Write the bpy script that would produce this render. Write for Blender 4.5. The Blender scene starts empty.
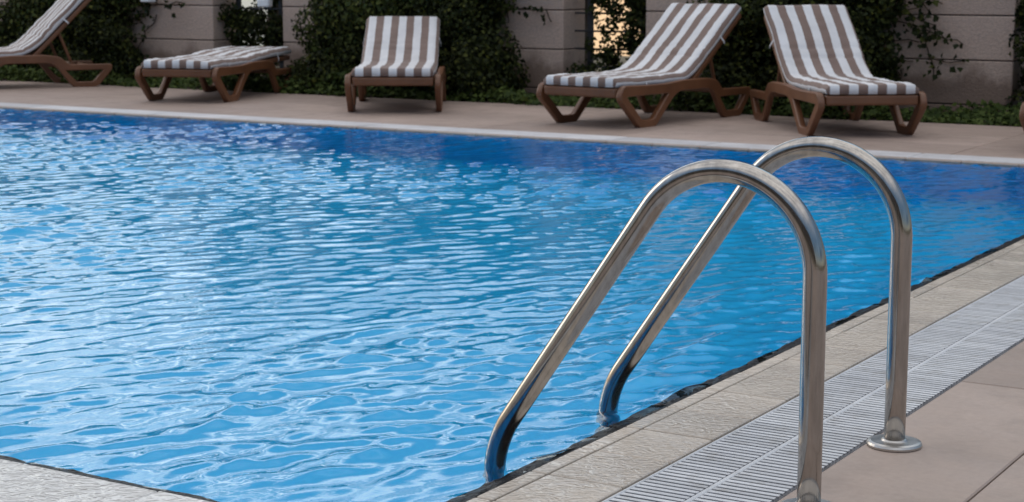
import bpy, bmesh, math, random
import numpy as np
from mathutils import Vector, noise

R = math.radians
random.seed(11)
rng = np.random.default_rng(7)
scene = bpy.context.scene
col = scene.collection

# ------------------------------------------------------------------ camera
PITCH, HEAD = R(9.108), R(31.496)
cd = bpy.data.cameras.new('camera')
cam = bpy.data.objects.new('camera', cd)
col.objects.link(cam)
cam.location = (0, 0, 1.0)
cam.rotation_euler = (R(90) - PITCH, 0, HEAD)
cd.sensor_width = 36.0
cd.lens = 36.0 * 1734 / 1024
cd.clip_start = 0.05
cd.clip_end = 20000
cd.dof.use_dof = True
cd.dof.focus_distance = 3.4
cd.dof.aperture_fstop = 12.0
scene.camera = cam

# ------------------------------------------------------------------ world, sun, view
SUN_EL, SUN_AZ = R(18.0), R(-82.0)          # azimuth clockwise from +Y
w = bpy.data.worlds.new('World')
scene.world = w
w.use_nodes = True
nt = w.node_tree
bg = nt.nodes['Background']
sky = nt.nodes.new('ShaderNodeTexSky')
sky.sky_type = 'NISHITA'
sky.sun_disc = False
sky.sun_elevation = SUN_EL
sky.sun_rotation = SUN_AZ
sky.air_density = 1.0
sky.dust_density = 1.0
sky.ozone_density = 1.0
# broken cloud over the clear sky
tcw = nt.nodes.new('ShaderNodeTexCoord')
mpw = nt.nodes.new('ShaderNodeMapping')
mpw.inputs['Scale'].default_value = (1, 1, 2.6)
nt.links.new(tcw.outputs['Generated'], mpw.inputs[0])
nzw = nt.nodes.new('ShaderNodeTexNoise')
nzw.inputs['Scale'].default_value = 2.3
nzw.inputs['Detail'].default_value = 6
nzw.inputs['Roughness'].default_value = 0.55
nt.links.new(mpw.outputs[0], nzw.inputs['Vector'])
rpw = nt.nodes.new('ShaderNodeValToRGB')
rpw.color_ramp.elements[0].position = 0.36
rpw.color_ramp.elements[0].color = (0.4, 0.4, 0.4, 1)
rpw.color_ramp.elements[1].position = 0.66
rpw.color_ramp.elements[1].color = (0.95, 0.95, 0.95, 1)
nt.links.new(nzw.outputs['Fac'], rpw.inputs[0])
mxw = nt.nodes.new('ShaderNodeMix')
mxw.data_type = 'RGBA'
nt.links.new(rpw.outputs[0], mxw.inputs[0])
nt.links.new(sky.outputs[0], mxw.inputs[6])
# the cloud is warm by the horizon and brightest overhead
sxw = nt.nodes.new('ShaderNodeSeparateXYZ')
nt.links.new(tcw.outputs['Generated'], sxw.inputs[0])
rcw = nt.nodes.new('ShaderNodeValToRGB')
for p_, c_ in ((0.0, (0.20, 0.21, 0.23)), (0.14, (0.07, 0.12, 0.20)), (0.34, (0.10, 0.19, 0.32)), (0.52, (0.34, 0.42, 0.54)), (0.70, (1.05, 1.03, 1.02)), (1.0, (1.60, 1.52, 1.46))):
    e_ = rcw.color_ramp.elements.new(p_)
    e_.color = (*c_, 1)
rcw.color_ramp.elements.remove(rcw.color_ramp.elements[0])
rcw.color_ramp.elements.remove(rcw.color_ramp.elements[-1])
nt.links.new(sxw.outputs['Z'], rcw.inputs[0])
mlw = nt.nodes.new('ShaderNodeMix')
mlw.data_type = 'RGBA'
mlw.blend_type = 'MULTIPLY'
mlw.inputs[0].default_value = 1.0
nt.links.new(rcw.outputs[0], mlw.inputs[6])
mlw.inputs[7].default_value = (13.0, 13.0, 13.0, 1)
nt.links.new(mlw.outputs[2], mxw.inputs[7])
nrw = nt.nodes.new('ShaderNodeVectorMath')
nrw.operation = 'NORMALIZE'
nt.links.new(tcw.outputs['Generated'], nrw.inputs[0])
nz2 = nt.nodes.new('ShaderNodeTexNoise')
nz2.inputs['Scale'].default_value = 6.0
nz2.inputs['Detail'].default_value = 4
nt.links.new(mpw.outputs[0], nz2.inputs['Vector'])


def cloud_bank(src, az, el, r_in, r_out, colour, lo):
    """a bright bank of cloud round one direction of the sky, broken by noise"""
    bd = Vector((math.sin(R(az)) * math.cos(R(el)), math.cos(R(az)) * math.cos(R(el)), math.sin(R(el))))
    dtw = nt.nodes.new('ShaderNodeVectorMath')
    dtw.operation = 'DOT_PRODUCT'
    nt.links.new(nrw.outputs[0], dtw.inputs[0])
    dtw.inputs[1].default_value = bd
    mrw = nt.nodes.new('ShaderNodeMapRange')
    mrw.interpolation_type = 'SMOOTHSTEP'
    nt.links.new(dtw.outputs['Value'], mrw.inputs[0])
    mrw.inputs['From Min'].default_value = math.cos(R(r_out))
    mrw.inputs['From Max'].default_value = math.cos(R(r_in))
    mr2 = nt.nodes.new('ShaderNodeMapRange')
    nt.links.new(nz2.outputs['Fac'], mr2.inputs[0])
    mr2.inputs['From Min'].default_value = 0.40
    mr2.inputs['From Max'].default_value = 0.58
    mr2.inputs['To Min'].default_value = lo
    mbw = nt.nodes.new('ShaderNodeMath')
    mbw.operation = 'MULTIPLY'
    nt.links.new(mrw.outputs[0], mbw.inputs[0])
    nt.links.new(mr2.outputs[0], mbw.inputs[1])
    abw = nt.nodes.new('ShaderNodeMix')
    abw.data_type = 'RGBA'
    nt.links.new(mbw.outputs[0], abw.inputs[0])
    nt.links.new(src, abw.inputs[6])
    abw.inputs[7].default_value = (*colour, 1)
    return abw.outputs[2]


sky_out = cloud_bank(mxw.outputs[2], -40, 14, 1, 14, (22.0, 22.5, 21.5), 0.16)
sky_out = cloud_bank(sky_out, -2, 32, 5, 16, (7.0, 11.0, 14.0), 0.15)
# warm evening glow along the horizon beyond the middle of the wall
gd = Vector((math.sin(R(-30)), math.cos(R(-30)), 0.02)).normalized()
dt3 = nt.nodes.new('ShaderNodeVectorMath')
dt3.operation = 'DOT_PRODUCT'
nt.links.new(nrw.outputs[0], dt3.inputs[0])
dt3.inputs[1].default_value = gd
mr3 = nt.nodes.new('ShaderNodeMapRange')
mr3.interpolation_type = 'SMOOTHSTEP'
nt.links.new(dt3.outputs['Value'], mr3.inputs[0])
mr3.inputs['From Min'].default_value = math.cos(R(9.5))
mr3.inputs['From Max'].default_value = math.cos(R(3))
mgw = nt.nodes.new('ShaderNodeMix')
mgw.data_type = 'RGBA'
nt.links.new(mr3.outputs[0], mgw.inputs[0])
nt.links.new(sky_out, mgw.inputs[6])
mgw.inputs[7].default_value = (13.0, 8.6, 4.8, 1)
nt.links.new(mgw.outputs[2], bg.inputs[0])
bg.inputs[1].default_value = 0.10
sl = bpy.data.lights.new('sun', 'SUN')
sl.energy = 0.5
sl.angle = R(30)
sl.color = (1.0, 0.92, 0.82)
so = bpy.data.objects.new('sun', sl)
col.objects.link(so)
sd = Vector((math.sin(SUN_AZ) * math.cos(SUN_EL), math.cos(SUN_AZ) * math.cos(SUN_EL), math.sin(SUN_EL)))
so.rotation_euler = sd.to_track_quat('Z', 'Y').to_euler()
so.location = sd * 50
vs = scene.view_settings
vs.view_transform = 'Standard'
vs.look = 'None'
vs.exposure = 0.29
vs.gamma = 1.0
vs.use_curve_mapping = False
cy = scene.cycles
cy.use_denoising = True
cy.max_bounces = 10
cy.transmission_bounces = 8
cy.transparent_max_bounces = 8
cy.caustics_refractive = True
cy.caustics_reflective = True
cy.blur_glossy = 0.3
cy.sample_clamp_indirect = 6.0


# ------------------------------------------------------------------ materials
class NT:
    """small wrapper to write node trees shortly"""
    def __init__(self, name):
        self.m = bpy.data.materials.new(name)
        self.m.use_nodes = True
        self.t = self.m.node_tree
        self.p = self.t.nodes['Principled BSDF']

    def n(self, typ, **kw):
        nd = self.t.nodes.new('ShaderNode' + typ)
        for k, v in kw.items():
            if k in nd.inputs:
                nd.inputs[k].default_value = v
            else:
                setattr(nd, k, v)
        return nd

    def l(self, a, b):
        self.t.links.new(a, b)

    def set(self, **kw):
        for k, v in kw.items():
            self.p.inputs[k.replace('_', ' ')].default_value = v

    def coord(self, kind='Object', scale=(1, 1, 1)):
        tc = self.n('TexCoord')
        mp = self.n('Mapping')
        mp.inputs['Scale'].default_value = scale
        self.l(tc.outputs[kind], mp.inputs[0])
        return mp.outputs[0]

    def noise(self, vec, scale, detail=4, rough=0.55):
        nd = self.n('TexNoise', Scale=scale, Detail=detail, Roughness=rough)
        if vec is not None:
            self.l(vec, nd.inputs['Vector'])
        return nd.outputs['Fac']

    def ramp(self, fac, stops):
        nd = self.n('ValToRGB')
        cr = nd.color_ramp
        while len(cr.elements) < len(stops):
            cr.elements.new(0.5)
        for e, (p, c) in zip(cr.elements, stops):
            e.position = p
            e.color = (c[0], c[1], c[2], 1) if not isinstance(c, (int, float)) else (c, c, c, 1)
        self.l(fac, nd.inputs[0])
        return nd.outputs[0]

    def mix(self, fac, a, b, blend='MIX'):
        nd = self.n('Mix', data_type='RGBA', blend_type=blend)
        if isinstance(fac, (int, float)):
            nd.inputs[0].default_value = fac
        else:
            self.l(fac, nd.inputs[0])
        for s, v in ((nd.inputs[6], a), (nd.inputs[7], b)):
            if isinstance(v, tuple):
                s.default_value = (*v, 1)
            else:
                self.l(v, s)
        return nd.outputs[2]

    def bump(self, h, strength, dist):
        nd = self.n('Bump', Strength=strength, Distance=dist)
        self.l(h, nd.inputs['Height'])
        return nd.outputs[0]


def m_stone_tile(name, c1, c2, rough, scale=1.0, wet=None, bump=0.12):
    a = NT(name)
    v = a.coord()
    big = a.noise(v, 1.7 * scale, 5)
    fine = a.noise(v, 60 * scale, 3, 0.7)
    c = a.ramp(big, [(0.3, c1), (0.7, c2)])
    c = a.mix(a.ramp(fine, [(0.35, 0.0), (0.75, 0.35)]), c, tuple(x * 0.72 for x in c1))
    # a shade of its own for each slab
    g = a.n('NewGeometry')
    isl = a.ramp(g.outputs['Random Per Island'], [(0, 0.84), (1, 1.08)])
    c = a.mix(1.0, c, isl, 'MULTIPLY')
    # stains
    st = a.noise(v, 5.5 * scale, 6, 0.65)
    c = a.mix(a.ramp(st, [(0.50, 0.0), (0.72, 0.6)]), c, tuple(x * 0.7 for x in c1))
    a.l(c, a.p.inputs['Base Color'])
    rr = a.ramp(a.noise(v, 9, 3), [(0.3, rough - 0.12), (0.7, min(rough + 0.1, 1))])
    a.l(rr, a.p.inputs['Roughness'])
    a.l(a.bump(fine, bump, 0.003), a.p.inputs['Normal'])
    return a.m


def m_wet_coping(name, c1, c2, sx, sy, cover):
    """coping stone under a thin rippled film of overflow water"""
    a = NT(name)
    v = a.coord()
    big = a.noise(v, 3.0, 5)
    fine = a.noise(v, 80, 3, 0.7)
    c = a.ramp(big, [(0.3, c1), (0.7, c2)])
    c = a.mix(a.ramp(fine, [(0.35, 0.0), (0.75, 0.3)]), c, tuple(x * 0.7 for x in c1))
    g = a.n('NewGeometry')
    c = a.mix(1.0, c, a.ramp(g.outputs['Random Per Island'], [(0, 0.88), (1, 1.08)]), 'MULTIPLY')
    a.l(c, a.p.inputs['Base Color'])
    a.p.inputs['Roughness'].default_value = 0.55
    tcc = a.n('TexCoord')
    vr = a.n('VectorRotate', rotation_type='Z_AXIS')
    vr.inputs['Angle'].default_value = R(-28)
    a.l(tcc.outputs['Object'], vr.inputs['Vector'])
    mpp = a.n('Mapping')
    mpp.inputs['Scale'].default_value = (sx, sy, 1)
    a.l(vr.outputs[0], mpp.inputs[0])
    wv = mpp.outputs[0]
    n1 = a.n('TexNoise', Scale=1.0, Detail=1.5, Roughness=0.45, Distortion=2.4)
    a.l(wv, n1.inputs['Vector'])
    nb = a.bump(n1.outputs['Fac'], 1.0, 0.0065)
    film = a.ramp(a.noise(v, 2.6, 3), [(0.5 - cover, 0.0), (0.62 - cover * 0.6, 1.0)])
    a.l(film, a.p.inputs['Coat Weight'])
    a.p.inputs['Coat Roughness'].default_value = 0.06
    a.p.inputs['Coat IOR'].default_value = 1.45
    a.l(nb, a.p.inputs['Coat Normal'])
    a.l(a.bump(fine, 0.06, 0.002), a.p.inputs['Normal'])
    return a.m


M = {}
M['deck'] = m_stone_tile('deck_stone', (0.365, 0.285, 0.24), (0.44, 0.35, 0.30), 0.6)
M['far_deck'] = m_stone_tile('far_deck_stone', (0.345, 0.262, 0.222), (0.43, 0.33, 0.285), 0.6)
M['coping'] = m_wet_coping('wet_coping_stone', (0.56, 0.48, 0.40), (0.67, 0.585, 0.49), 24, 34, 0.3)
M['near_coping'] = m_wet_coping('wet_near_coping_stone', (0.56, 0.54, 0.52), (0.66, 0.64, 0.62), 20, 32, 0.45)
M['far_coping'] = m_stone_tile('far_coping_stone', (0.52, 0.51, 0.53), (0.70, 0.69, 0.71), 0.5)
a = NT('dark_joint'); a.set(Base_Color=(0.06, 0.055, 0.05, 1), Roughness=0.9); M['joint'] = a.m
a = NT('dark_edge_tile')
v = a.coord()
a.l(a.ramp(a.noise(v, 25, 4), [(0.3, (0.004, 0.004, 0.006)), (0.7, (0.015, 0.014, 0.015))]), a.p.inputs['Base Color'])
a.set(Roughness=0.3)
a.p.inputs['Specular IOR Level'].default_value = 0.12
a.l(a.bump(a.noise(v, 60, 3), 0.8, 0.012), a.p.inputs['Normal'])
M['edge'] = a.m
a = NT('soil')
v = a.coord()
a.l(a.ramp(a.noise(v, 6, 6), [(0.3, (0.03, 0.022, 0.015)), (0.7, (0.07, 0.05, 0.035))]), a.p.inputs['Base Color'])
a.set(Roughness=1.0); M['soil'] = a.m
a = NT('dry_terrain')
v = a.coord()
a.l(a.ramp(a.noise(v, 0.4, 6), [(0.3, (0.10, 0.085, 0.05)), (0.7, (0.2, 0.16, 0.10))]), a.p.inputs['Base Color'])
a.set(Roughness=1.0); M['terrain'] = a.m
# pool shell: blue mosaic
a = NT('blue_pool_mosaic')
v = a.coord()
br = a.n('TexBrick', Scale=1.0, **{'Mortar Size': 0.002, 'Brick Width': 0.025, 'Row Height': 0.025})
br.offset = 0.0
br.inputs['Color1'].default_value = (0.0, 0.53, 0.89, 1)
br.inputs['Color2'].default_value = (0.0, 0.47, 0.86, 1)
br.inputs['Mortar'].default_value = (0.0, 0.505, 0.87, 1)
a.l(v, br.inputs['Vector'])
a.l(br.outputs['Color'], a.p.inputs['Base Color'])
a.set(Roughness=0.5); M['mosaic'] = a.m
# water
a = NT('pool_water')
a.set(Base_Color=(0.88, 0.985, 1.0, 1), Roughness=0.0, IOR=1.333, Transmission_Weight=1.0, Specular_Tint=(0.42, 0.86, 1.0, 1))
v = a.coord(scale=(1, 1, 1))
n1 = a.n('TexNoise', Scale=42.0, Detail=2, Roughness=0.5)
a.l(v, n1.inputs['Vector'])
a.l(a.bump(n1.outputs['Fac'], 0.10, 0.004), a.p.inputs['Normal'])
M['water'] = a.m
a = NT('added_sea_water')
a.set(Base_Color=(0.02, 0.05, 0.07, 1), Roughness=0.12, IOR=1.333)
v = a.coord()
a.l(a.bump(a.noise(v, 0.4, 3), 0.15, 0.2), a.p.inputs['Normal'])
M['sea'] = a.m
# steel
a = NT('stainless_steel')
v = a.coord(scale=(1, 1, 0.12))
n = a.noise(v, 60, 4, 0.7)
a.set(Metallic=1.0)
a.l(a.ramp(n, [(0.3, (0.31, 0.29, 0.27)), (0.7, (0.45, 0.425, 0.40))]), a.p.inputs['Base Color'])
a.l(a.ramp(a.noise(a.coord(), 14, 5, 0.65), [(0.3, 0.09), (0.7, 0.22)]), a.p.inputs['Roughness'])
a.l(a.bump(a.noise(a.coord(), 300, 2), 0.04, 0.001), a.p.inputs['Normal'])
M['steel'] = a.m
a = NT('brushed_flange_steel')
a.set(Base_Color=(0.50, 0.48, 0.46, 1), Metallic=1.0)
a.l(a.ramp(a.noise(a.coord(), 30, 5, 0.65), [(0.3, 0.28), (0.7, 0.45)]), a.p.inputs['Roughness'])
M['flange'] = a.m
# white grate plastic
a = NT('white_grate_plastic')
v = a.coord()
c = a.ramp(a.noise(v, 4, 5), [(0.3, (0.58, 0.585, 0.61)), (0.7, (0.70, 0.705, 0.72))])
g = a.n('NewGeometry')
c = a.mix(1.0, c, a.ramp(g.outputs['Random Per Island'], [(0, 0.82), (1, 1.05)]), 'MULTIPLY')
c = a.mix(a.ramp(a.noise(v, 14, 6, 0.7), [(0.52, 0.0), (0.72, 0.55)]), c, (0.30, 0.27, 0.23))
a.l(c, a.p.inputs['Base Color'])
a.set(Roughness=0.45); M['grate'] = a.m
a = NT('gutter_dark'); a.set(Base_Color=(0.30, 0.30, 0.31, 1), Roughness=0.7); M['gutter'] = a.m
# brown resin
a = NT('brown_resin')
v = a.coord()
a.l(a.ramp(a.noise(v, 5, 4), [(0.3, (0.128, 0.052, 0.023)), (0.7, (0.188, 0.078, 0.036))]), a.p.inputs['Base Color'])
a.set(Roughness=0.42)
a.l(a.bump(a.noise(v, 180, 2), 0.08, 0.002), a.p.inputs['Normal'])
M['resin'] = a.m
# striped cushion
a = NT('striped_cushion')
tc = a.n('TexCoord')
sx = a.n('SeparateXYZ'); a.l(tc.outputs['UV'], sx.inputs[0])
mu = a.n('Math', operation='MULTIPLY'); a.l(sx.outputs['Y'], mu.inputs[0]); mu.inputs[1].default_value = 9.64
ad = a.n('Math', operation='ADD'); a.l(mu.outputs[0], ad.inputs[0]); ad.inputs[1].default_value = 9.68
nz = a.noise(a.coord('UV', (40, 3, 1)), 1.0, 2)
wob = a.n('MapRange'); a.l(nz, wob.inputs[0]); wob.inputs['To Min'].default_value = -0.06; wob.inputs['To Max'].default_value = 0.06
ad2 = a.n('Math', operation='ADD'); a.l(ad.outputs[0], ad2.inputs[0]); a.l(wob.outputs[0], ad2.inputs[1])
mo = a.n('Math', operation='MODULO'); a.l(ad2.outputs[0], mo.inputs[0]); mo.inputs[1].default_value = 2.0
v = a.coord()
dirt = a.noise(v, 6, 5)
cw = a.ramp(dirt, [(0.3, (0.61, 0.605, 0.62)), (0.7, (0.73, 0.725, 0.745))])
ct = a.ramp(dirt, [(0.3, (0.175, 0.118, 0.098)), (0.7, (0.225, 0.155, 0.13))])
gt = a.n('Math', operation='GREATER_THAN'); a.l(mo.outputs[0], gt.inputs[0]); gt.inputs[1].default_value = 1.0
c = a.mix(gt.outputs[0], cw, ct)
a.l(c, a.p.inputs['Base Color'])
a.set(Roughness=0.95)
a.p.inputs['Sheen Weight'].default_value = 0.15
a.l(a.bump(a.noise(v, 260, 2), 0.25, 0.002), a.p.inputs['Normal'])
M['cushion'] = a.m
a = NT('white_strap'); a.set(Base_Color=(0.72, 0.73, 0.76, 1), Roughness=0.8); M['strap'] = a.m
# wall stone
a = NT('wall_stone')
v = a.coord()
big = a.noise(v, 1.3, 5)
c = a.ramp(big, [(0.3, (0.55, 0.405, 0.335)), (0.7, (0.62, 0.47, 0.39))])
fine = a.noise(v, 55, 4, 0.7)
c = a.mix(a.ramp(fine, [(0.4, 0.0), (0.7, 0.45)]), c, (0.25, 0.20, 0.18))
g = a.n('NewGeometry')
c = a.mix(1.0, c, a.ramp(g.outputs['Random Per Island'], [(0, 0.9), (1, 1.08)]), 'MULTIPLY')
# rust-brown damp splash at the foot of the wall
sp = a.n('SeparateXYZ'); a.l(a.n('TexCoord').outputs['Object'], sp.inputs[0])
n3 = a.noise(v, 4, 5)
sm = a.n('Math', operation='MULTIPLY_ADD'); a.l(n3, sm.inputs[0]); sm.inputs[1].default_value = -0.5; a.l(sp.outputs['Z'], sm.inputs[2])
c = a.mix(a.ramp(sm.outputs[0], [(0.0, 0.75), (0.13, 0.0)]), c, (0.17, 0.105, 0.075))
a.l(c, a.p.inputs['Base Color'])
a.set(Roughness=0.9)
a.l(a.bump(fine, 0.9, 0.010), a.p.inputs['Normal'])
M['stone'] = a.m
a = NT('dark_metal'); a.set(Base_Color=(0.05, 0.05, 0.055, 1), Roughness=0.5, Metallic=0.4); M['dark_metal'] = a.m
a = NT('white_lamp_body'); a.set(Base_Color=(0.75, 0.77, 0.8, 1), Roughness=0.35); M['lamp'] = a.m
a = NT('lamp_lens'); a.set(Base_Color=(0.9, 0.92, 0.95, 1), Roughness=0.08); M['lens'] = a.m
a = NT('bark')
v = a.coord()
a.l(a.ramp(a.noise(v, 12, 5), [(0.3, (0.05, 0.035, 0.025)), (0.7, (0.10, 0.075, 0.055))]), a.p.inputs['Base Color'])
a.set(Roughness=0.95); M['bark'] = a.m


def m_leaf(name, stops):
    a = NT(name)
    g = a.n('NewGeometry')
    c = a.ramp(g.outputs['Random Per Island'], stops)
    a.l(c, a.p.inputs['Base Color'])
    a.set(Roughness=0.7)
    a.p.inputs['Specular IOR Level'].default_value = 0.22
    tr = a.n('BsdfTranslucent')
    a.l(c, tr.inputs[0])
    mx = a.n('MixShader')
    mx.inputs[0].default_value = 0.22
    a.l(a.p.outputs[0], mx.inputs[1])
    a.l(tr.outputs[0], mx.inputs[2])
    a.l(mx.outputs[0], a.t.nodes['Material Output'].inputs[0])
    return a.m


M['ivy'] = m_leaf('ivy_leaf', [(0.0, (0.010, 0.015, 0.004)), (0.5, (0.022, 0.030, 0.007)), (0.85, (0.046, 0.056, 0.010)), (1.0, (0.10, 0.105, 0.018))])
M['ivy_light'] = m_leaf('young_ivy_leaf', [(0.0, (0.028, 0.044, 0.012)), (0.6, (0.065, 0.085, 0.018)), (1.0, (0.12, 0.135, 0.03))])
M['cover'] = m_leaf('ground_ivy_leaf', [(0.0, (0.022, 0.038, 0.008)), (0.6, (0.05, 0.078, 0.015)), (1.0, (0.09, 0.12, 0.025))])


# ------------------------------------------------------------------ object helpers
def link(name, me, mat, parent=None, smooth=None):
    o = bpy.data.objects.new(name, me)
    col.objects.link(o)
    if mat is not None and not me.materials:
        me.materials.append(mat)
    if parent is not None:
        o.parent = parent
    if smooth is not None:
        me.polygons.foreach_set('use_smooth', [smooth] * len(me.polygons))
    return o


def from_bm(name, bm, mat, parent=None, smooth=None):
    me = bpy.data.meshes.new(name)
    bm.normal_update()
    bm.to_mesh(me)
    bm.free()
    return link(name, me, mat, parent, smooth)


def empty(name, loc, rz=0.0):
    o = bpy.data.objects.new(name, None)
    o.empty_display_size = 0.2
    col.objects.link(o)
    o.location = loc
    o.rotation_euler = (0, 0, rz)
    return o


def tag(o, label=None, cat=None, group=None, kind=None):
    if label: o['label'] = label
    if cat: o['category'] = cat
    if group: o['group'] = group
    if kind: o['kind'] = kind
    return o


def box(bm, x0, x1, y0, y1, z0, z1, bev=0.0, seg=2):
    r = bmesh.ops.create_cube(bm, size=1.0)
    vs_ = r['verts']
    for v in vs_:
        v.co = Vector(((x0 + x1) / 2 + v.co.x * (x1 - x0), (y0 + y1) / 2 + v.co.y * (y1 - y0), (z0 + z1) / 2 + v.co.z * (z1 - z0)))
    if bev > 0:
        es = list({e for v in vs_ for e in v.link_edges})
        bmesh.ops.bevel(bm, geom=es, offset=bev, segments=seg, profile=0.5, affect='EDGES')


def sheet(bm, x0, x1, y0, y1, z):
    f = bm.faces.new([bm.verts.new(p) for p in ((x0, y0, z), (x1, y0, z), (x1, y1, z), (x0, y1, z))])
    return f


def tube(bm, pts, r, seg=20, cap=True):
    pts = [Vector(p) for p in pts]
    rings = []
    up = None
    for i, p in enumerate(pts):
        t = (pts[min(i + 1, len(pts) - 1)] - pts[max(i - 1, 0)]).normalized()
        if up is None:
            up = Vector((0, 1, 0)) if abs(t.y) < 0.9 else Vector((1, 0, 0))
        s = t.cross(up).normalized()
        up = s.cross(t).normalized()
        rr = r[i] if isinstance(r, (list, tuple)) else r
        rings.append([bm.verts.new(p + (s * math.cos(2 * math.pi * k / seg) + up * math.sin(2 * math.pi * k / seg)) * rr) for k in range(seg)])
    for A, B in zip(rings, rings[1:]):
        for k in range(seg):
            bm.faces.new((A[k], A[(k + 1) % seg], B[(k + 1) % seg], B[k]))
    if cap:
        bm.faces.new(rings[0][::-1])
        bm.faces.new(rings[-1])
    bmesh.ops.recalc_face_normals(bm, faces=bm.faces[:])


def lathe(bm, prof, seg=48):
    rings = [[bm.verts.new((r * math.cos(2 * math.pi * k / seg), r * math.sin(2 * math.pi * k / seg), z)) for k in range(seg)] for r, z in prof]
    for A, B in zip(rings, rings[1:]):
        for k in range(seg):
            bm.faces.new((A[k], A[(k + 1) % seg], B[(k + 1) % seg], B[k]))
    bm.faces.new(rings[0][::-1])
    bm.faces.new(rings[-1])


def round_poly(pts, r, n=5):
    out = []
    N = len(pts)
    for i in range(N):
        p0, p1, p2 = Vector(pts[i - 1]), Vector(pts[i]), Vector(pts[(i + 1) % N])
        d1, d2 = p0 - p1, p2 - p1
        k = min(r, d1.length * 0.45, d2.length * 0.45)
        A, B = p1 + d1.normalized() * k, p1 + d2.normalized() * k
        for j in range(n + 1):
            t = j / n
            out.append(A * (1 - t) ** 2 + p1 * 2 * t * (1 - t) + B * t * t)
    return out


def plate(loops, half, bev):
    """flat plate with holes, loops in (x, z), thickness along y; returns a mesh"""
    cu = bpy.data.curves.new('plate', 'CURVE')
    cu.dimensions = '2D'
    cu.fill_mode = 'BOTH'
    cu.extrude = half - bev
    cu.bevel_depth = bev
    cu.bevel_resolution = 1
    for lp in loops:
        s = cu.splines.new('POLY')
        s.points.add(len(lp) - 1)
        for pt, c in zip(s.points, lp):
            pt.co = (c[0], c[1], 0, 1)
        s.use_cyclic_u = True
    ob = bpy.data.objects.new('plate', cu)
    col.objects.link(ob)
    dg = bpy.context.evaluated_depsgraph_get()
    dg.update()
    me = bpy.data.meshes.new_from_object(ob.evaluated_get(dg))
    bpy.data.objects.remove(ob)
    bpy.data.curves.remove(cu)
    me.materials.clear()
    for v in me.vertices:
        x, y, z = v.co
        v.co = (x, -z, y)
    me.update()
    return me


# ------------------------------------------------------------------ setting: ground, decks, pool
PX0, PX1, PY0, PY1 = -14.0, -1.77, 2.45, 9.17       # pool rectangle
WL = -0.010                                          # mean water level

bm = bmesh.new()                                     # plateau below everything, open over the pool
for r in ((-70, PX0 - .35, -40, 20), (PX1 + .6, 60, -40, 20), (PX0 - .35, PX1 + .6, -40, PY0 - .35), (PX0 - .35, PX1 + .6, PY1 + .4, 20)):
    sheet(bm, *r, -0.06)
tag(from_bm('ground', bm, M['terrain']), kind='structure')
bm = bmesh.new()
sheet(bm, -9000, 9000, -3000, 16000, -6.0)  # sea added as a mirror for the warm sky through the wall gaps
tag(from_bm('sea', bm, M['sea']), kind='structure')

bm = bmesh.new()                                     # pool shell
d = -1.35
x0, x1, y0, y1 = PX0, PX1 - 0.02, PY0 + 0.014, PY1
V = [bm.verts.new(p) for p in ((x0, y0, d), (x1, y0, d), (x1, y1, d), (x0, y1, d), (x0, y0, -.05), (x1, y0, -.05), (x1, y1, -.05), (x0, y1, -.05))]
for f in ((0, 1, 2, 3), (0, 4, 5, 1), (1, 5, 6, 2), (2, 6, 7, 3), (3, 7, 4, 0)):
    bm.faces.new([V[i] for i in f])
tag(from_bm('pool_basin', bm, M['mosaic']), kind='structure')


def slabs(name, mat, rects, z0, z1, bev=0.004, gap=0.006, bed=None):
    bm = bmesh.new()
    for x0, x1, y0, y1 in rects:
        dz = random.uniform(-.0008, .0008)
        box(bm, x0 + gap / 2, x1 - gap / 2, y0 + gap / 2, y1 - gap / 2, z0, z1 + dz, bev, 1)
    return tag(from_bm(name, bm, mat), kind='structure')


def grid(x0, x1, y0, y1, sx, sy, ox=0, oy=0):
    xs = [x0]; k = math.floor((x0 - ox) / sx) + 1
    while ox + k * sx < x1 - .02:
        if ox + k * sx > x0 + .02: xs.append(ox + k * sx)
        k += 1
    xs.append(x1)
    ys = [y0]; k = math.floor((y0 - oy) / sy) + 1
    while oy + k * sy < y1 - .02:
        if oy + k * sy > y0 + .02: ys.append(oy + k * sy)
        k += 1
    ys.append(y1)
    return [(a_, b_, c_, d_) for a_, b_ in zip(xs, xs[1:]) for c_, d_ in zip(ys, ys[1:])]


EB = 0.035                                           # dark edge strip
CX0, CX1 = PX1 + 0.004, -1.535                       # coping beside the ladder
GX0, GX1 = -1.53, -1.252                             # grate
slabs('right_coping', M['coping'], grid(CX0 + .012, CX0 + .055, 2.0, PY1 + .31, 9, .207, 0, 3.137) + grid(CX0 + .055, CX1, 2.0, PY1 + .31, 9, .207, 0, 3.137), -.05, 0.0, .002, .006)
slabs('near_coping', M['near_coping'], grid(PX0, CX0 + .008, PY0 - .30, PY0 - .016, .8, 9, .1, 0), -.05, 0.0, .003, .004)
slabs('far_coping', M['far_coping'], grid(PX0 - .3, CX0 + .008, PY1 + .055, PY1 + .31, .62, 9), -.05, 0.002, .006, .004)
slabs('far_coping_lip', M['deck'], grid(PX0 - .3, CX0 + .008, PY1 + .004, PY1 + .055, .31, 9), -.06, .001, .006, .003)
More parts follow.
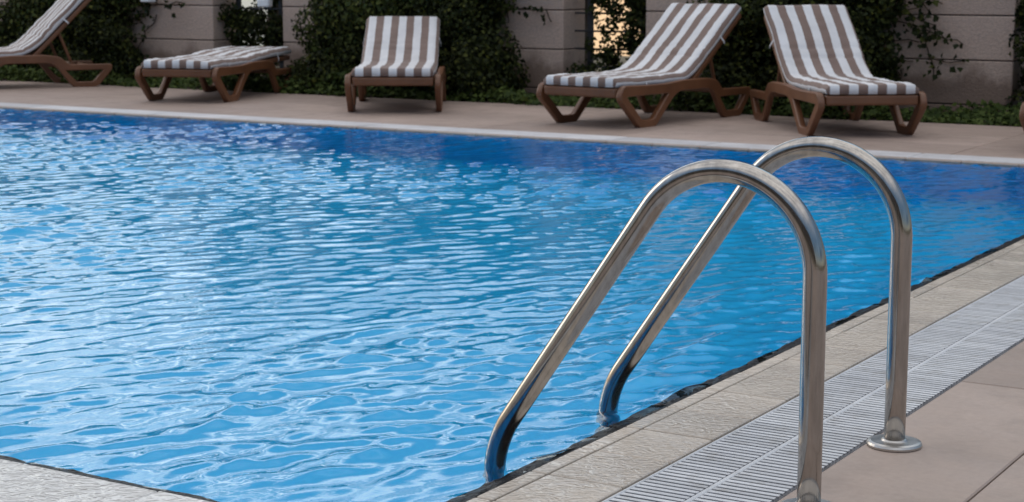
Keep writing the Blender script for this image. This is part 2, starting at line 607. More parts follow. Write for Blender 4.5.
# near deck: one row of narrow slabs beside the grate, then wide slabs
rects = grid(GX1 + .006, -.932, -3, PY1 + .31, 9, 1.18, 0, 4.16)
rects += grid(-.932, 6.0, -3, 12, .95, 1.18, -.932, 3.72)
rects += grid(PX0, GX0 - .27, -3, PY0 - .61, 1.18, .9)
slabs('near_deck', M['deck'], rects, -.05, 0.0, .003, .005)
slabs('far_deck', M['far_deck'], grid(PX0 - 6, -.932, PY1 + .31, 11.46, 1.05, .575, .2, PY1 + .31), -.05, 0.0, .003, .004)
bm = bmesh.new()
for r in ((CX0, 6, -3, PY0), (PX1 + .02, 6, PY0, 11.46), (PX0 - 6, PX1 + .02, PY1 + .02, 11.46), (PX0 - 1, CX0, -3, PY0 - .02)):
    sheet(bm, *r, -.0075)
ob = from_bm('joint_bed', bm, M['joint'])
bm = bmesh.new()
bm.from_mesh(ob.data)
# the bed stays open under the drain
bpy.data.objects.remove(ob)
bm.free()
bm = bmesh.new()
for r in ((CX0, GX0 - .004, -3, PY1), (GX1 + .004, 6, -3, 11.46), (PX0 - 6, GX1 + .004, PY1 + .02, 11.46), (PX0, CX0 - .002, -3, PY0 - .02)):
    sheet(bm, *r, -.0075)
tag(from_bm('joint_bed', bm, M['joint']), kind='structure')
bm = bmesh.new()
def rim(p0, p1, wdir, wid):
    """narrow rough strip of dark wet mosaic at the brim"""
    p0, p1, wdir = Vector(p0), Vector(p1), Vector(wdir)
    n_ = int((p1 - p0).length / .012)
    prev = None
    for k in range(n_ + 1):
        q = p0.lerp(p1, k / n_)
        row = []
        for j in range(7):
            f = j / 6
            z = -.0035 - .006 * f + noise.noise(Vector((q.x * 18, q.y * 18, f * 1.5))) * .0045 * (f > 0) + noise.noise(Vector((q.x * 55, q.y * 55, f * 4))) * .002
            e = wid * f * (1 + .25 * noise.noise(Vector((q.x * 9, q.y * 9, 3))))
            row.append(bm.verts.new((q.x + wdir.x * e, q.y + wdir.y * e, z)))
        row.append(bm.verts.new((row[-1].co.x, row[-1].co.y, -.08)))
        if prev:
            for A_, B_, C2, D_ in zip(prev, prev[1:], row[1:], row):
                bm.faces.new((A_, B_, C2, D_))
        prev = row


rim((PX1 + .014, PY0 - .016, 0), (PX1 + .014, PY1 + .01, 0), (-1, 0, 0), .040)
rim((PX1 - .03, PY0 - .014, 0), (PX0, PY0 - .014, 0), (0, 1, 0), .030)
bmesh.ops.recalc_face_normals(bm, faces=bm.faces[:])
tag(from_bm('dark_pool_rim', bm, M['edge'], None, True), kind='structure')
bm = bmesh.new()                                     # gutter channel
sheet(bm, GX0 - .003, GX1 + .003, -3, PY1 + .02, -.045)
tag(from_bm('gutter_channel', bm, M['gutter']), kind='structure')
bm = bmesh.new()
sheet(bm, -25, 6, 11.46, 13.2, -.012)
tag(from_bm('planting_bed', bm, M['soil']), kind='structure')


# ------------------------------------------------------------------ water: FFT wave field
def wave_field(nx, ny, dx, seed, bands):
    g = np.random.default_rng(seed)
    kx = np.fft.fftfreq(nx, dx) * 2 * np.pi
    ky = np.fft.fftfreq(ny, dx) * 2 * np.pi
    KX, KY = np.meshgrid(kx, ky, indexing='ij')
    K = np.hypot(KX, KY) + 1e-6
    TH = np.arctan2(KY, KX)
    out = np.zeros((nx, ny))
    for lam, bw, ang, spread, slope in bands:
        k0 = 2 * np.pi / lam
        S = np.exp(-(np.log(K / k0) / bw) ** 2)
        dth = np.angle(np.exp(2j * (TH - ang))) / 2
        S *= np.exp(-(dth / spread) ** 2)
        A = S * (g.normal(size=S.shape) + 1j * g.normal(size=S.shape))
        h = np.fft.ifft2(A).real
        sl = np.sqrt((np.gradient(h, dx, axis=0) ** 2 + np.gradient(h, dx, axis=1) ** 2).mean())
        out += h * slope / sl
    return out


DX = 0.0115
wx0, wx1, wy0, wy1 = PX0, PX1 + .004, PY0 - .006, PY1 + .01
nx, ny = int((wx1 - wx0) / DX) + 2, int((wy1 - wy0) / DX) + 2
bands = [(0.50, .3, R(-25), R(40), .010), (0.20, .3, R(0), R(24), .038), (0.125, .3, R(-42), R(34), .054), (0.085, .35, R(-5), R(52), .056), (0.055, .3, R(-20), R(60), .022)]
h = wave_field(nx, ny, DX, 5, bands)
# gusts: the chop is livelier in some places than in others
gu = wave_field(nx, ny, DX, 9, [(3.2, .4, 0, 10, 1.0)])
gu = gu / gu.std()
h = h * (1.0 + 0.28 * np.clip(gu, -1.8, 1.8))
h = h + 0.35 * (h ** 2) / h.std() * 0.5              # crests a little sharper than troughs
h -= h.mean()
xs = np.linspace(wx0, wx1, nx)
ys = np.linspace(wy0, wy1, ny)
X, Y = np.meshgrid(xs, ys, indexing='ij')
co = np.stack([X, Y, WL + np.clip(h, -.03, .03)], -1).reshape(-1, 3).astype(np.float32)
I = np.arange(nx * ny).reshape(nx, ny)
q = np.stack([I[:-1, :-1], I[1:, :-1], I[1:, 1:], I[:-1, 1:]], -1).reshape(-1, 4)
# keep only the part of the pool the lens could plausibly see, plus a margin
cxq = co[q].mean(1)
q = q[(cxq[:, 1] - 2.45) > (cxq[:, 0] + 5.3) * -0.91 - 1.2] if False else q
me = bpy.data.meshes.new('pool_water')
me.vertices.add(len(co)); me.vertices.foreach_set('co', co.ravel())
me.loops.add(q.size); me.loops.foreach_set('vertex_index', q.ravel().astype(np.int32))
me.polygons.add(len(q)); me.polygons.foreach_set('loop_start', np.arange(0, q.size, 4, dtype=np.int32))
me.polygons.foreach_set('loop_total', np.full(len(q), 4, dtype=np.int32))
me.update(calc_edges=True)
tag(link('pool_water', me, M['water'], smooth=True), kind='structure')

# ------------------------------------------------------------------ drain grate
GL0, GL1 = 1.9, PY1
gr = empty('drain_grate', ((GX0 + GX1) / 2, GL0, 0))
tag(gr, 'white slatted drain grate running along the pool between wet coping and dry deck', 'drain grate')
bm = bmesh.new()
pitch = 0.0210
n = int((GL1 - GL0) / pitch)
hw = (GX1 - GX0) / 2
for k in range(n):
    y = k * pitch + random.uniform(-.0007, .0007)
    for s0, s1 in ((-hw + .008, -.007), (.007, hw - .002)):
        box(bm, s0, s1, y, y + .0126, -.0032, -.001, .0006, 1)
        box(bm, s0, s1, y + .004, y + .0065, -.018, -.0027)
sl_ = from_bm('slat', bm, M['grate'], gr); tag(sl_, kind='stuff')
bm = bmesh.new()
box(bm, -.0065, .0065, 0, GL1 - GL0, -.018, -.0006, .0045, 2)
from_bm('spine', bm, M['grate'], gr)
bm = bmesh.new()
box(bm, -hw + .0005, -hw + .0075, 0, GL1 - GL0, -.018, .0, .002, 1)
from_bm('edge_rail', bm, M['grate'], gr)

# ------------------------------------------------------------------ pool ladder
lad = empty('pool_ladder', (-1.184, 3.25, 0))
tag(lad, 'stainless steel pool ladder with two arched handrails standing at the pool edge', 'pool ladder')


def rail_path():
    P = [(0, 0.0), (0, .15), (0, .30), (0, .42)]
    c, r = (-.186, .447), .186
    for k in range(0, 37):
        t = R(0 + k * (145.5 / 36))
        P.append((c[0] + r * math.cos(t), c[1] + r * math.sin(t)))
    p = Vector(P[-1]); dr = Vector((-.567, -.823)).normalized()
    end = p + dr * ((p.y - .092) / -dr.y)
    for k in range(1, 9):
        P.append(tuple(p.lerp(end, k / 9)))
    a0 = math.atan2(dr.y, dr.x); a1 = -math.pi / 2
    R2 = .23; cpt = end + Vector((-dr.y, dr.x)) * R2
    for k in range(0, 13):
        t = k / 12
        ang = a0 % (2 * math.pi) + (a1 % (2 * math.pi) - a0 % (2 * math.pi)) * t
        tn = Vector((math.cos(ang), math.sin(ang)))
        P.append(tuple(cpt - Vector((-tn.y, tn.x)) * R2))
    x = P[-1][0]
    P += [(x, z) for z in (-.1, -.3, -.5, -.75)]
    P += [(x + .03, -.82), (x + .10, -.85)]
    return P


RP = rail_path()
for yy in (-.280, .25):
    bm = bmesh.new()
    tube(bm, [(x, 0, z) for x, z in RP], .0225, 28)
    hr = from_bm('handrail', bm, M['steel'], lad, True)
    hr.location = (.018 if yy < 0 else 0.0, yy, 0)
    bm = bmesh.new()
    lathe(bm, [(.058, .0015), (.0585, .006), (.056, .0105), (.050, .0125), (.0285, .0130), (.0260, .0165), (.0228, .0175)], 40)
    bmesh.ops.recalc_face_normals(bm, faces=bm.faces[:])
    fl = from_bm('flange', bm, M['flange'], hr, False)
for z in (-.32, -.62):
    bm = bmesh.new()
    box(bm, RP[-4][0] - .045, RP[-4][0] + .045, -.228, .228, z - .012, z + .012, .008, 2)
    from_bm('step', bm, M['steel'], lad)

# ------------------------------------------------------------------ sun loungers
LW, LH, LLEN, LEND = .643, .274, 1.584, .19


def side_frame_mesh():
    outer = [(-.03, .20), (.01, .276), (.30, .268), (.52, .268), (.72, .282), (1.04, .282), (1.16, .262), (1.225, .196), (LLEN + .03, .192),
             (LLEN + .025, .150), (1.475, .0), (1.285, .0), (1.245, .03), (1.125, .190), (1.06, .224), (.68, .224), (.60, .190), (.405, .02), (.375, .0), (.215, .0), (.185, .02)]
    h1 = [(.030, .216), (.555, .216), (.365, .042), (.225, .042)]
    h2 = [(1.185, .156), (1.553, .156), (1.450, .040), (1.292, .040)]
    return plate([round_poly(outer, .035), round_poly(h1, .03), round_poly(h2, .025)], .021, .007)


SIDE = side_frame_mesh()
SIDE.name = 'side_frame'
SIDE.materials.append(M['resin'])


def seat_mesh():
    bm = bmesh.new()
    for k in range(16):
        u = .07 + k * .056
        box(bm, u, u + .046, .032, LW - .032, .232, .258, .006, 1)
    for v in (.10, LW / 2 - .02, LW - .14):
        box(bm, .05, .965, v, v + .04, .212, .2315, .004, 1)
    return bm


def lounger(loc, yaw, top, label, hinge=(.93, .272), cut=0.0, sag=0.0):
    t = empty('sun_lounger', (loc[0], loc[1], 0), yaw)
    tag(t, label, 'sun lounger', 'sun loungers lined up on the far side of the pool')
    for v in (0.0, LW):
        o = link('side_frame', SIDE, None, t)
        o.location = (0, v, 0)
    bm = bmesh.new()
    box(bm, -.012, .052, .03, LW - .03, .203, .266, .014, 3)
    from_bm('foot_rail', bm, M['resin'], t)
    bm = bmesh.new()
    box(bm, 1.46, 1.51, .03, LW - .03, .155, .186, .008, 2)
    from_bm('rear_rail', bm, M['resin'], t)
    bm = bmesh.new()
    box(bm, 1.02, 1.06, .03, LW - .03, .222, .262, .008, 2)
    from_bm('cross_rail', bm, M['resin'], t)
    from_bm('seat', seat_mesh(), M['resin'], t)
    # backrest: two side bars, a top bar and slats, built along its own axis and turned up at the hinge
    H = Vector((hinge[0], 0, hinge[1]))
    T = Vector((top[0], 0, top[1]))
    L = (T - H).length
    ang = math.atan2(T.z - H.z, T.x - H.x)
    bk = bmesh.new()
    for v in (.035, LW - .085):
        box(bk, -.02, L, v, v + .05, -.028, .012, .010, 2)
    box(bk, L - .055, L + .015, .0852, LW - .0852, -.026, .010, .012, 2)
    for k in range(11):
        u = .04 + k * .059
        if u < L - .11:
            box(bk, u, u + .046, .0852, LW - .0852, -.012, .006, .005, 1)
    rot = lambda p: Vector((H.x + p[0] * math.cos(ang) - p[2] * math.sin(ang), p[1], H.z + p[0] * math.sin(ang) + p[2] * math.cos(ang)))
    for v in bk.verts:
        v.co = rot(v.co)
    br_ = from_bm('backrest', bk, M['resin'], t)
    if ang > R(15):
        bm = bmesh.new()
        P = rot((L * .42, 0, -.03))
        foot = (min(P.x + .085, 1.50) if ang < R(40) else P.x + .10, .206)
        for v in (.06, LW - .10):
            tube(bm, [(P.x, v + .02, P.z), (foot[0], v + .02, foot[1])], .0135, 8)
        tube(bm, [(foot[0], .05, foot[1]), (foot[0], LW - .05, foot[1])], .0135, 8)
        from_bm('support_strut', bm, M['resin'], t)
    # cushion
    path = [Vector((-.012, 0, .270)), Vector((.30, 0, .268)), Vector((.60, 0, .268)), Vector((hinge[0] - .16, 0, .270))]
    n_ = 26
    A, B, C_ = path[-1], H + Vector((0.0, 0, .012)), rot((.24, 0, .022))
    for k in range(1, 9):
        s = k / 8
        path.append(A * (1 - s) ** 2 + B * 2 * s * (1 - s) + C_ * s * s)
    E_ = rot((L + .012, 0, .022))
    for k in range(1, 8):
        path.append(C_.lerp(E_, k / 7))
    # resample evenly
    d = [0]
    for p, q_ in zip(path, path[1:]): d.append(d[-1] + (q_ - p).length)
    NS, NV = 84, 40
    th = .062
    CW = .575
    v0 = (LW - CW) / 2
    sd_ = random.randint(0, 999)
    rings = []
    cm = bmesh.new()
    uvl = cm.loops.layers.uv.new('UVMap')
    prof = []                                        # cross-section: (v, height fraction, uv)
    K = 26
    for k in range(K + 1):
        f = k / K
        prof.append((f, 1.0, f))
    sect = []
    rr = .022
    for k in range(K + 1):
        f = k / K
        e = min(f, 1 - f) * CW
        hgt = th - (rr - math.sqrt(max(rr * rr - (rr - e) ** 2, 0)) if e < rr else 0)
        sect.append((f * CW, hgt, .002 + f * .996))
    sect.append((CW + .006, th * .45, 1.10))
    sect.append((CW, .004, 1.13))
    for k in range(1, K):
        sect.append((CW * (1 - k / K), 0.0, 1 - k / K))
    sect.append((0.0, .004, -.13))
    sect.append((-.006, th * .45, -.10))
    seams = [.0, .55, .88, 1.10, 1.20, d[-1]]
    uvs = {}
    for i in range(NS + 1):
        s = d[-1] * i / NS
        j = max(k for k in range(len(d)) if d[k] <= s + 1e-9)
        j = min(j, len(path) - 2)
        f = (s - d[j]) / (d[j + 1] - d[j])
        p = path[j].lerp(path[j + 1], f)
        tn = (path[min(j + 1, len(path) - 1)] - path[max(j - (1 if f < .5 else 0), 0)]).normalized()
        nrm = Vector((-tn.z, 0, tn.x))
        # rounded ends and dents at the stitched seams
        e = min(s, d[-1] - s)
        endf = 1.0 if e > .02 else .84 + .16 * math.sqrt(max(0, 1 - (1 - e / .02) ** 2))
        dent = sum(math.exp(-((s - q_) / .013) ** 2) for q_ in seams[1:-1]) * .007
        ring = []
        for v, hh, uv in sect:
            wob_ = noise.noise(Vector((s * 5 + sd_, v * 6, 1.3))) * .008 + noise.noise(Vector((s * 17 + sd_, v * 9, 4.3))) * .0042
            top_ = hh > .01
            hz = (hh - dent * (hh / th) + wob_ * (1 if top_ else 0)) * endf + (1 - endf) * th * .25
            edge = noise.noise(Vector((s * 4, sd_ + (0 if v < CW / 2 else 9), 0))) * .006
            q_ = p + nrm * hz
            vert = cm.verts.new((q_.x, v0 + v + edge, q_.z))
            uvs[vert] = (s, uv)
            ring.append(vert)
        rings.append(ring)
    m_ = len(sect)
    for A_, B_ in zip(rings, rings[1:]):
        for k in range(m_):
            f = cm.faces.new((A_[k], A_[(k + 1) % m_], B_[(k + 1) % m_], B_[k]))
            for lp in f.loops:
                lp[uvl].uv = uvs[lp.vert]
    for ring, rev in ((rings[0], False), (rings[-1], True)):
        low = [ring[K + 2]] + ring[K + 3:K + 2 + K] + [ring[K + 2 + K]]     # bottom, from the far side back to the near one
        low = low[::-1]
        for k in range(K):
            q_ = [ring[k], ring[k + 1], low[k + 1], low[k]]
            f = cm.faces.new(q_ if rev else q_[::-1])
            for lp in f.loops:
                kk = ring.index(lp.vert) if lp.vert in ring[:K + 1] else low.index(lp.vert)
                lp[uvl].uv = (0.0, kk / K)
        for tri in ((ring[K], ring[K + 1], ring[K + 2]), (ring[0], ring[K + 2 + K], ring[K + 3 + K])):
            f = cm.faces.new(tri)
            for lp in f.loops:
                lp[uvl].uv = (0.0, 1.02)
    bmesh.ops.recalc_face_normals(cm, faces=cm.faces[:])
    # dense vertical front band gives the stripes on the foot edge
    cu = from_bm('cushion', cm, M['cushion'], t, True)
    # ties
    for s in (.34, d[-1] - .34):
        j = max(k for k in range(len(d)) if d[k] <= s)
        f = (s - d[j]) / (d[j + 1] - d[j])
        p = path[j].lerp(path[j + 1], f)
        tn = (path[j + 1] - path[j]).normalized()
        nrm = Vector((-tn.z, 0, tn.x))
        for v, sg in ((v0 - .008, -1), (v0 + CW + .008, 1)):
            bm = bmesh.new()
            pts = [p + nrm * .030, p + nrm * .002 + tn * .002, p - nrm * .022 + tn * .004, p - nrm * .040 + tn * .003]
            off = [0, .006, .012, .010]
            prev = None
            for q_, o_ in zip(pts, off):
                y = v + sg * o_
                r_ = [bm.verts.new(q_ + tn * dx_ + Vector((0, y + dy_, 0))) for dx_, dy_ in ((-.006, -.0012), (.006, -.0012), (.006, .0012), (-.006, .0012))]
                if prev:
                    for k in range(4):
                        bm.faces.new((prev[k], prev[(k + 1) % 4], r_[(k + 1) % 4], r_[k]))
                else:
                    bm.faces.new(r_[::-1])
                prev = r_
            bm.faces.new(prev)
            bmesh.ops.recalc_face_normals(bm, faces=bm.faces[:])
            from_bm('tie_strap', bm, M['strap'], cu)
    return t


lounger((-12.017, 10.028), R(60), (1.47, .80), 'striped sun lounger at the far left corner, seen from its side with raised back')
lounger((-8.952, 10.234), R(107.6), (1.69, .288), 'striped sun lounger lying flat with its back lowered, beside a stone wall')
lounger((-6.948, 10.325), R(122.1), (1.60, .585), 'striped sun lounger seen straight from its foot end in front of the ivy')
lounger((-5.235, 9.881), R(83.6), (1.555, .715), 'striped raised sun lounger in front of the sunlit gap, its foot end to the left')
lounger((-3.404, 10.365), R(128.3), (1.495, .715), 'striped sun lounger with raised back turned to the right, beyond the ladder handrails')
lounger((-2.00, 9.80), R(87), (1.55, .70), 'sun lounger cut off by the right edge, only a brown frame corner showing')

# ------------------------------------------------------------------ stone wall sections
WY = 12.2
CRS = [0.0, .075, .39, .7045, 1.02, 1.335]
WLAB = ['stone wall section at the far left behind the first lounger, mostly under ivy',
        'stone block wall section left of the flat lounger, with a bare right end',
        'long stone wall section between the two gaps, ivy over its middle',
        'stone wall section on the right with ivy tendrils spreading over bare blocks']
W_R = [-14.34, -10.68, -6.99, -3.37]


def wall(xr, label, group):
    x0, x1 = xr - 2.88, xr
    t = empty('stone_wall', ((x0 + x1) / 2, WY + .18, 0))
    tag(t, label, 'stone wall', group)
    bm = bmesh.new()
    hwid = (x1 - x0) / 2
    cuts = [-hwid, -hwid + .96, hwid - .96, hwid]
    for z0, z1 in zip(CRS, CRS[1:]):
        for c0, c1 in zip(cuts, cuts[1:]):
            box(bm, c0 + .0005, c1 - .0005, -.18, .18, z0 + .004, z1 - .004, .006, 1)
    from_bm('block_courses', bm, M['stone'], t)
    bm = bmesh.new()
    for z in CRS[1:-1]:
        box(bm, -hwid + .012, hwid - .012, -.168, .168, z - .008, z + .008)
    box(bm, -hwid + .012, hwid - .012, -.168, .168, -.04, .007)
    from_bm('mortar_joint', bm, M['joint'], t)
    bm = bmesh.new()
    box(bm, -hwid - .04, hwid + .04, -.22, .22, 1.332, 1.40, .012, 2)
    from_bm('coping_cap', bm, M['stone'], t)
    return t


for xr, lb in zip(W_R, WLAB):
    wall(xr, lb, 'stone wall sections behind the loungers')
wall(.29, 'stone wall section beyond the right edge, dark under ivy', 'stone wall sections behind the loungers')


# fences in the gaps
def fence(x0, x1, label):
    t = empty('metal_fence', ((x0 + x1) / 2, WY + .2, 0))
    tag(t, label, 'fence', 'metal fences closing the wall gaps')
    h_ = (x1 - x0) / 2
    for x in (-h_ + .13, h_ - .13):
        bm = bmesh.new(); box(bm, x - .02, x + .02, -.02, .02, -.02, 1.16, .003, 1)
        from_bm('post', bm, M['dark_metal'], t)
    for k in range(7):
        z = .25 + k * .1435
        bm = bmesh.new(); box(bm, -h_, h_, -.034, -.021, z - .008, z + .008, .002, 1)
        from_bm('bar', bm, M['dark_metal'], t)
    return t


fence(-14.33, -13.58, 'metal fence at the far left under ivy')
fence(-10.67, -9.91, 'metal fence under an ivy curtain behind the flat lounger')
fence(-6.98, -6.24, 'metal fence with warm evening light between its bars')
fence(-3.36, -2.60, 'metal fence at the right edge in the dark gap')


# wall lamps
def wall_lamp(loc, rz, label):
    t = empty('wall_lamp', loc, rz)
    tag(t, label, 'wall lamp', 'small white wall lamps')
    bm = bmesh.new(); box(bm, -.06, .06, -.045, .045, -.035, .045, .014, 3)
    from_bm('lamp_body', bm, M['lamp'], t)
    bm = bmesh.new(); box(bm, -.05, .05, -.055, -.0455, -.027, .036, .006, 2)
    from_bm('lens', bm, M['lens'], t)
    bm = bmesh.new(); box(bm, -.012, .012, .0455, .115, -.015, .02, .004, 1)
    from_bm('bracket', bm, M['dark_metal'], t)


wall_lamp((-11.36, WY - .115, .765), 0, 'small white lamp on the wall at the top left')
wall_lamp((-9.985, WY - .10, .735), R(20), 'small white lamp at the wall corner above the flat lounger')


# ------------------------------------------------------------------ foliage
def leaves_mesh(name, P, Nrm, size, seed=0, droop=.4):
    """one folded leaf of five corners for each point"""
    g = np.random.default_rng(seed)
    n = len(P)
    N = Nrm + g.normal(size=(n, 3)) * .55
    N /= np.linalg.norm(N, axis=1)[:, None]
    D = g.normal(size=(n, 3)); D[:, 2] -= droop * 1.6
    D -= (D * N).sum(1)[:, None] * N
    D /= np.linalg.norm(D, axis=1)[:, None] + 1e-9
    S = np.cross(N, D)
    s = size * g.uniform(.55, 1.3, n)[:, None]
    fold = N * s * g.uniform(.05, .22, n)[:, None]
    v0 = P
    v1 = P + D * s * .38 + S * s * .46 + fold
    v2 = P + D * s * 1.05 - fold * .5
    v3 = P + D * s * .38 - S * s * .46 + fold
    v4 = P + D * s * .30
    co = np.stack([v0, v1, v2, v3, v4], 1).reshape(-1, 3).astype(np.float32)
    b = np.arange(n)[:, None] * 5
    T = np.concatenate([b + np.array([[0, 1, 4]]), b + np.array([[4, 1, 2]]), b + np.array([[4, 2, 3]]), b + np.array([[0, 4, 3]])], 1).reshape(-1, 3)
    me = bpy.data.meshes.new(name)
    me.vertices.add(len(co)); me.vertices.foreach_set('co', co.ravel())
    me.loops.add(T.size); me.loops.foreach_set('vertex_index', T.ravel().astype(np.int32))
    me.polygons.add(len(T)); me.polygons.foreach_set('loop_start', np.arange(0, T.size, 3, dtype=np.int32))
    me.polygons.foreach_set('loop_total', np.full(len(T), 3, dtype=np.int32))
    me.update(calc_edges=True)
    return me


def blobs(bl, per_m2, seed):
    """leaf points over the front and top of a set of ellipsoids (x, y, z, rx, ry, rz)"""
    g = np.random.default_rng(seed)
    Ps, Ns = [], []
    for (x, y, z, rx, ry, rz) in bl:
        area = 4 * math.pi * ((rx * ry) ** 1.6 / 3 + (rx * rz) ** 1.6 / 3 + (ry * rz) ** 1.6 / 3) ** (1 / 1.6)
        k = int(area * per_m2)
        d = g.normal(size=(k, 3)); d /= np.linalg.norm(d, axis=1)[:, None]
        r = g.uniform(.72, 1.06, k)[:, None]
        p = np.array([x, y, z]) + d * np.array([rx, ry, rz]) * r
        m = (p[:, 2] > .0) & (d[:, 1] < .75)
        Ps.append(p[m]); Ns.append((d / np.array([rx, ry, rz]))[m])
    P = np.concatenate(Ps); N = np.concatenate(Ns)
    N /= np.linalg.norm(N, axis=1)[:, None]
    return P, N


def ivy(label, region, n, rad, seed, light=None, lump=1.0, group='ivy growing over the garden wall'):
    """region(g) -> a random blob centre (x, y, z)"""
    g = random.Random(seed)
    bl = []
    for _ in range(n):
        x, y, z = region(g)
        r = g.uniform(*rad)
        bl.append((x, y, z, r * g.uniform(.8, 1.3), r * g.uniform(.55, .9), r * g.uniform(.7, 1.1)))
    P, N = blobs(bl, 1450, seed)
    x0 = P[:, 0].mean()
    o0 = np.array([x0, WY - .1, 0])
    t = empty('climbing_ivy', tuple(o0))
    tag(t, label, 'ivy', group)
    mask = np.zeros(len(P), bool) if light is None else light(P, np.random.default_rng(seed))
    link('foliage', leaves_mesh('foliage', P[~mask] - o0, N[~mask], .034, seed), M['ivy'], t)
    if mask.any():
        link('young_leaves', leaves_mesh('young_leaves', P[mask] - o0, N[mask], .042, seed + 1), M['ivy_light'], t)
    return t, o0


def stems(t, o0, paths, r, leaf_n, seed, spread=.05, size=.05):
    bm = bmesh.new()
    pts, nn = [], []
    g = np.random.default_rng(seed)
    for p in paths:
        pp = [Vector(q) - Vector(o0) for q in p]
        tube(bm, pp, r, 5)
        for a_, b_ in zip(pp, pp[1:]):
            k = max(1, int((b_ - a_).length * leaf_n))
            for _ in range(k):
                q = a_.lerp(b_, g.random()) + Vector(g.normal(size=3) * spread * np.array([1, .4, 1]))
                q.y = min(q.y, -.11 + WY - .1 - o0[1] + .1)
                pts.append(q); nn.append((g.normal() * .3, -1, .3))
    from_bm('stem', bm, M['bark'], t)
    link('tendril_leaves', leaves_mesh('tendril_leaves', np.array(pts), np.array(nn), size, seed), M['ivy'], t)


def wander(p, q, n, amp, seed):
    g = random.Random(seed)
    out = []
    for k in range(n + 1):
        f = k / n
        e = math.sin(f * math.pi)
        out.append((p[0] + (q[0] - p[0]) * f + g.uniform(-amp, amp) * (e + .2), WY - .02, p[2] + (q[2] - p[2]) * f + g.uniform(-amp, amp) * (e + .2)))
    return out


def wall_region(x0f, x1f, ztop, y_low=11.72, y_high=12.08):
    def f(g):
        z = g.uniform(.03, ztop)
        x = g.uniform(x0f(z), x1f(z))
        if isinstance(y_low, float):
            yf = y_low + (y_high - y_low) * min(1, z / 1.0)
        return (x, g.uniform(yf, WY + .02), z)
    return f


lm = lambda cx, cz, r, p: (lambda P, g: (g.random(len(P)) < p * np.exp(-(((P[:, 0] - cx) / r) ** 2 + ((P[:, 2] - cz) / (r * .6)) ** 2))))
# left mass, over the end of the first wall, the first gap and half of the second wall
i1, o1 = ivy('dark ivy mass covering the wall behind the far left lounger',
             wall_region(lambda z: -13.15 - .15 * math.sin(z * 5) - .5 * max(0, .45 - z), lambda z: -11.62 + .12 * math.sin(z * 9), 1.5), 150, (.13, .26), 3,
             lm(-12.9, .75, .5, .5))
stems(i1, o1, [wander((-11.7, 0, .75), (-11.0, 0, .72), 8, .03, 4), wander((-11.6, 0, .3), (-11.35, 0, .62), 6, .03, 5)], .006, 55, 6)
i2, o2 = ivy('ivy curtain hanging over the fence in the gap above the flat lounger',
             lambda g: (g.uniform(-10.64, -9.95), g.uniform(12.3, 12.46), g.uniform(.02, 1.2)), 62, (.08, .15), 8, lump=.5)
i3, o3 = ivy('big dark ivy mound bulging over the wall behind the straight on lounger',
             wall_region(lambda z: -9.14 - .55 * max(0, .55 - z) + .1 * math.sin(z * 7), lambda z: -7.50 + .10 * math.sin(z * 6), 1.55, 11.62, 11.95), 240, (.14, .28), 12,
             lm(-8.7, .75, .5, .7))
stems(i3, o3, [wander((-7.62, 0, .74), (-7.12, 0, .70), 7, .02, 2), wander((-7.5, 0, .72), (-7.5, 0, .38), 7, .025, 3), wander((-7.14, 0, .71), (-7.09, 0, .61), 3, .008, 6)], .005, 70, 9, .022, .042)
i4, o4 = ivy('ivy on the fence in the gap with warm light shining through',
             lambda g: ((max(g.uniform(-6.86, -6.26), g.uniform(-6.86, -6.26)), g.uniform(12.3, 12.44), g.uniform(.3, 1.2)) if g.random() < .7 else (g.uniform(-6.92, -6.26), g.uniform(12.1, 12.4), g.uniform(.02, .27))), 120, (.04, .085), 21)
i5, o5 = ivy('dark ivy mass behind the right hand lounger, fraying out to the right',
             wall_region(lambda z: -5.62 + .35 * max(0, z - .62), lambda z: -4.20 + .10 * math.sin(z * 8) - .25 * max(0, z - .3), 1.6, 11.62, 11.95), 165, (.13, .26), 31,
             lm(-5.25, .74, .3, .3))
P5 = []
g5 = random.Random(5)
for k in range(17):
    z0 = g5.uniform(.1, 1.05)
    a_ = (-4.45 + g5.uniform(-.1, .1), 0, z0)
    b_ = (-4.45 + g5.uniform(.15, .62) * (1.0 if z0 > .5 else .6), 0, z0 + g5.uniform(-.25, .12))
    P5.append(wander(a_, b_, 6, .03, 40 + k))
P5.append(wander((-4.02, 0, .95), (-3.92, 0, .25), 9, .05, 77))
P5.append(wander((-3.98, 0, .62), (-3.72, 0, .50), 5, .02, 78))
P5.append(wander((-3.95, 0, .40), (-3.70, 0, .38), 5, .02, 79))
stems(i5, o5, P5, .005, 60, 10, .035, .046)
i6, o6 = ivy('dark ivy at the right edge beside the last wall end',
             lambda g: (g.uniform(-3.28, -2.3), g.uniform(12.05, 12.4), g.uniform(.02, 1.25)), 50, (.1, .2), 51)

gg_ = random.Random(4)
bl = [(gg_.uniform(-6.84, -6.4), 12.33, gg_.uniform(.3, .95), *([gg_.uniform(.022, .05)] * 3)) for _ in range(34)]
P_, N_ = blobs(bl, 1050, 3)
link('foliage', leaves_mesh('foliage', P_ - o4, N_, .036, 3), M['ivy'], i4)

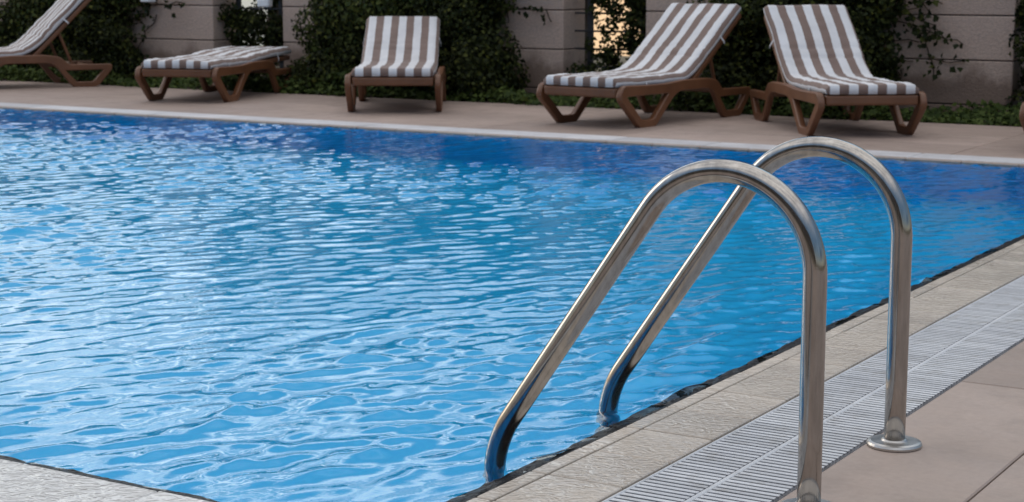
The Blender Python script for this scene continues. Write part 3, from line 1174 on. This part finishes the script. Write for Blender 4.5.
# low ivy over the bed: nobody could count it
g = np.random.default_rng(77)
k = 21000
gx = g.uniform(-15.5, -1.0, k)
lim = 11.46 + .05 * np.sin(gx * 3.1) + .04 * np.sin(gx * 7.7 + 1)
gy = lim + (12.16 - lim) * g.random(k) ** 1.25
hump = .10 + .05 * np.sin(gx * 4.3 + gy * 5) + .05 * np.sin(gx * 1.7 - 2)
gz = g.random(k) ** .6 * np.clip(hump * np.minimum(1, (gy - lim) / .12 + .25), .015, .3)
nn = np.stack([g.normal(size=k) * .3, -.5 + g.normal(size=k) * .3, np.ones(k)], 1)
cv = link('ground_cover', leaves_mesh('ground_cover', np.stack([gx, gy, gz], 1), nn, .042, 5, .1), M['cover'])
tag(cv, 'low green ivy ground cover along the foot of the wall', 'ground cover', kind='stuff')


# ------------------------------------------------------------------ trees beyond the wall, mirrored as dark patches in the pool
def tree(loc, h_, cr, seed, label):
    t = empty('broadleaf_tree', (loc[0], loc[1], -.06))
    tag(t, label, 'tree', 'trees beyond the garden wall')
    g = random.Random(seed)
    bm = bmesh.new()
    tube(bm, [(0, 0, 0), (.06, .03, h_ * .25), (.02, -.05, h_ * .5), (.1, 0, h_ * .8)], [.16, .12, .09, .04], 10)
    for k in range(6):
        a_ = g.uniform(0, 6.28); z = h_ * g.uniform(.3, .6)
        tube(bm, [(.03, 0, z), (math.cos(a_) * cr * .35, math.sin(a_) * cr * .35, z + h_ * .12), (math.cos(a_) * cr * .75, math.sin(a_) * cr * .75, z + h_ * .2)], [.06, .04, .015], 7)
    from_bm('trunk', bm, M['bark'], t)
    bl = []
    for k in range(46):
        d_ = Vector((g.gauss(0, 1), g.gauss(0, 1), g.gauss(0, 1))).normalized() * g.random() ** .45
        r_ = cr * g.uniform(.16, .34)
        bl.append((d_.x * cr, d_.y * cr, h_ * .62 + d_.z * h_ * .36, r_, r_, r_ * .75))
    gg = np.random.default_rng(seed)
    Ps, Ns = [], []
    for (x, y, z, rx, ry, rz) in bl:
        k = int(rx * rx * 900)
        d_ = gg.normal(size=(k, 3)); d_ /= np.linalg.norm(d_, axis=1)[:, None]
        Ps.append(np.array([x, y, z]) + d_ * np.array([rx, ry, rz]) * gg.uniform(.5, 1.05, k)[:, None]); Ns.append(d_)
    link('crown', leaves_mesh('crown', np.concatenate(Ps), np.concatenate(Ns), .13, seed), M['ivy'], t)


tree((-6.9, 16.0), 5.2, 1.5, 1, 'leafy dark tree beyond the wall, left of the group on the right')
tree((-4.6, 15.2), 6.2, 1.9, 2, 'tall dark tree beyond the wall behind the right hand lounger')
tree((-1.6, 15.6), 5.6, 1.9, 3, 'broad dark tree beyond the wall at the right edge')
tree((-19.5, 16.5), 3.4, 1.3, 4, 'small dark tree beyond the wall at the far left')


# ------------------------------------------------------------------ unseen hotel front added behind the lens for dark reflections in the steel
a = NT('unseen_hotel_plaster')
v = a.coord()
a.l(a.ramp(a.noise(v, 0.6, 5), [(0.3, (0.12, 0.09, 0.07)), (0.7, (0.16, 0.12, 0.095))]), a.p.inputs['Base Color'])
a.set(Roughness=0.9)
M['plaster'] = a.m
a = NT('window_glass'); a.set(Base_Color=(0.02, 0.025, 0.03, 1), Roughness=0.05); M['window'] = a.m
t = empty('unseen_hotel', (-4, -15, -.06))
tag(t, 'unseen tan hotel front with rows of windows, added behind the lens to be mirrored in the steel', 'building')
bm = bmesh.new()
box(bm, -17, 17, -4, 0, 0, 6.6)
box(bm, -17.3, 17.3, -4.2, 0.35, 6.6, 7.0, .03, 1)
from_bm('wall', bm, M['plaster'], t)
for r_ in range(2):
    for c_ in range(9):
        x = -15 + c_ * 3.75
        z = .8 + r_ * 2.6
        bm = bmesh.new(); box(bm, x - .75, x + .75, .003, .05, z, z + 1.7, .01, 1)
        f = from_bm('window', bm, M['lamp'], t)
        bm = bmesh.new(); box(bm, x - .67, x + .67, .0505, .06, z + .08, z + 1.62)
        from_bm('pane', bm, M['window'], f)
for k_, (x_, y_, h2_, c_) in enumerate(((-15.2, 15.4, 2.7, .95), (-12.9, 15.8, 3.2, 1.05), (-10.6, 15.3, 2.5, .85), (-8.8, 15.6, 3.0, 1.0))):  # out-of-view trees added to darken the reflections in the far water
    tree((x_, y_), h2_, c_, 20 + k_, ('unseen small bushy tree added beyond the wall behind the far left lounger', 'unseen bushy tree added beyond the wall left of the flat lounger',
                                      'unseen lowest bushy tree added beyond the wall behind the flat lounger', 'unseen bushy tree added beyond the wall behind the straight on lounger')[k_])
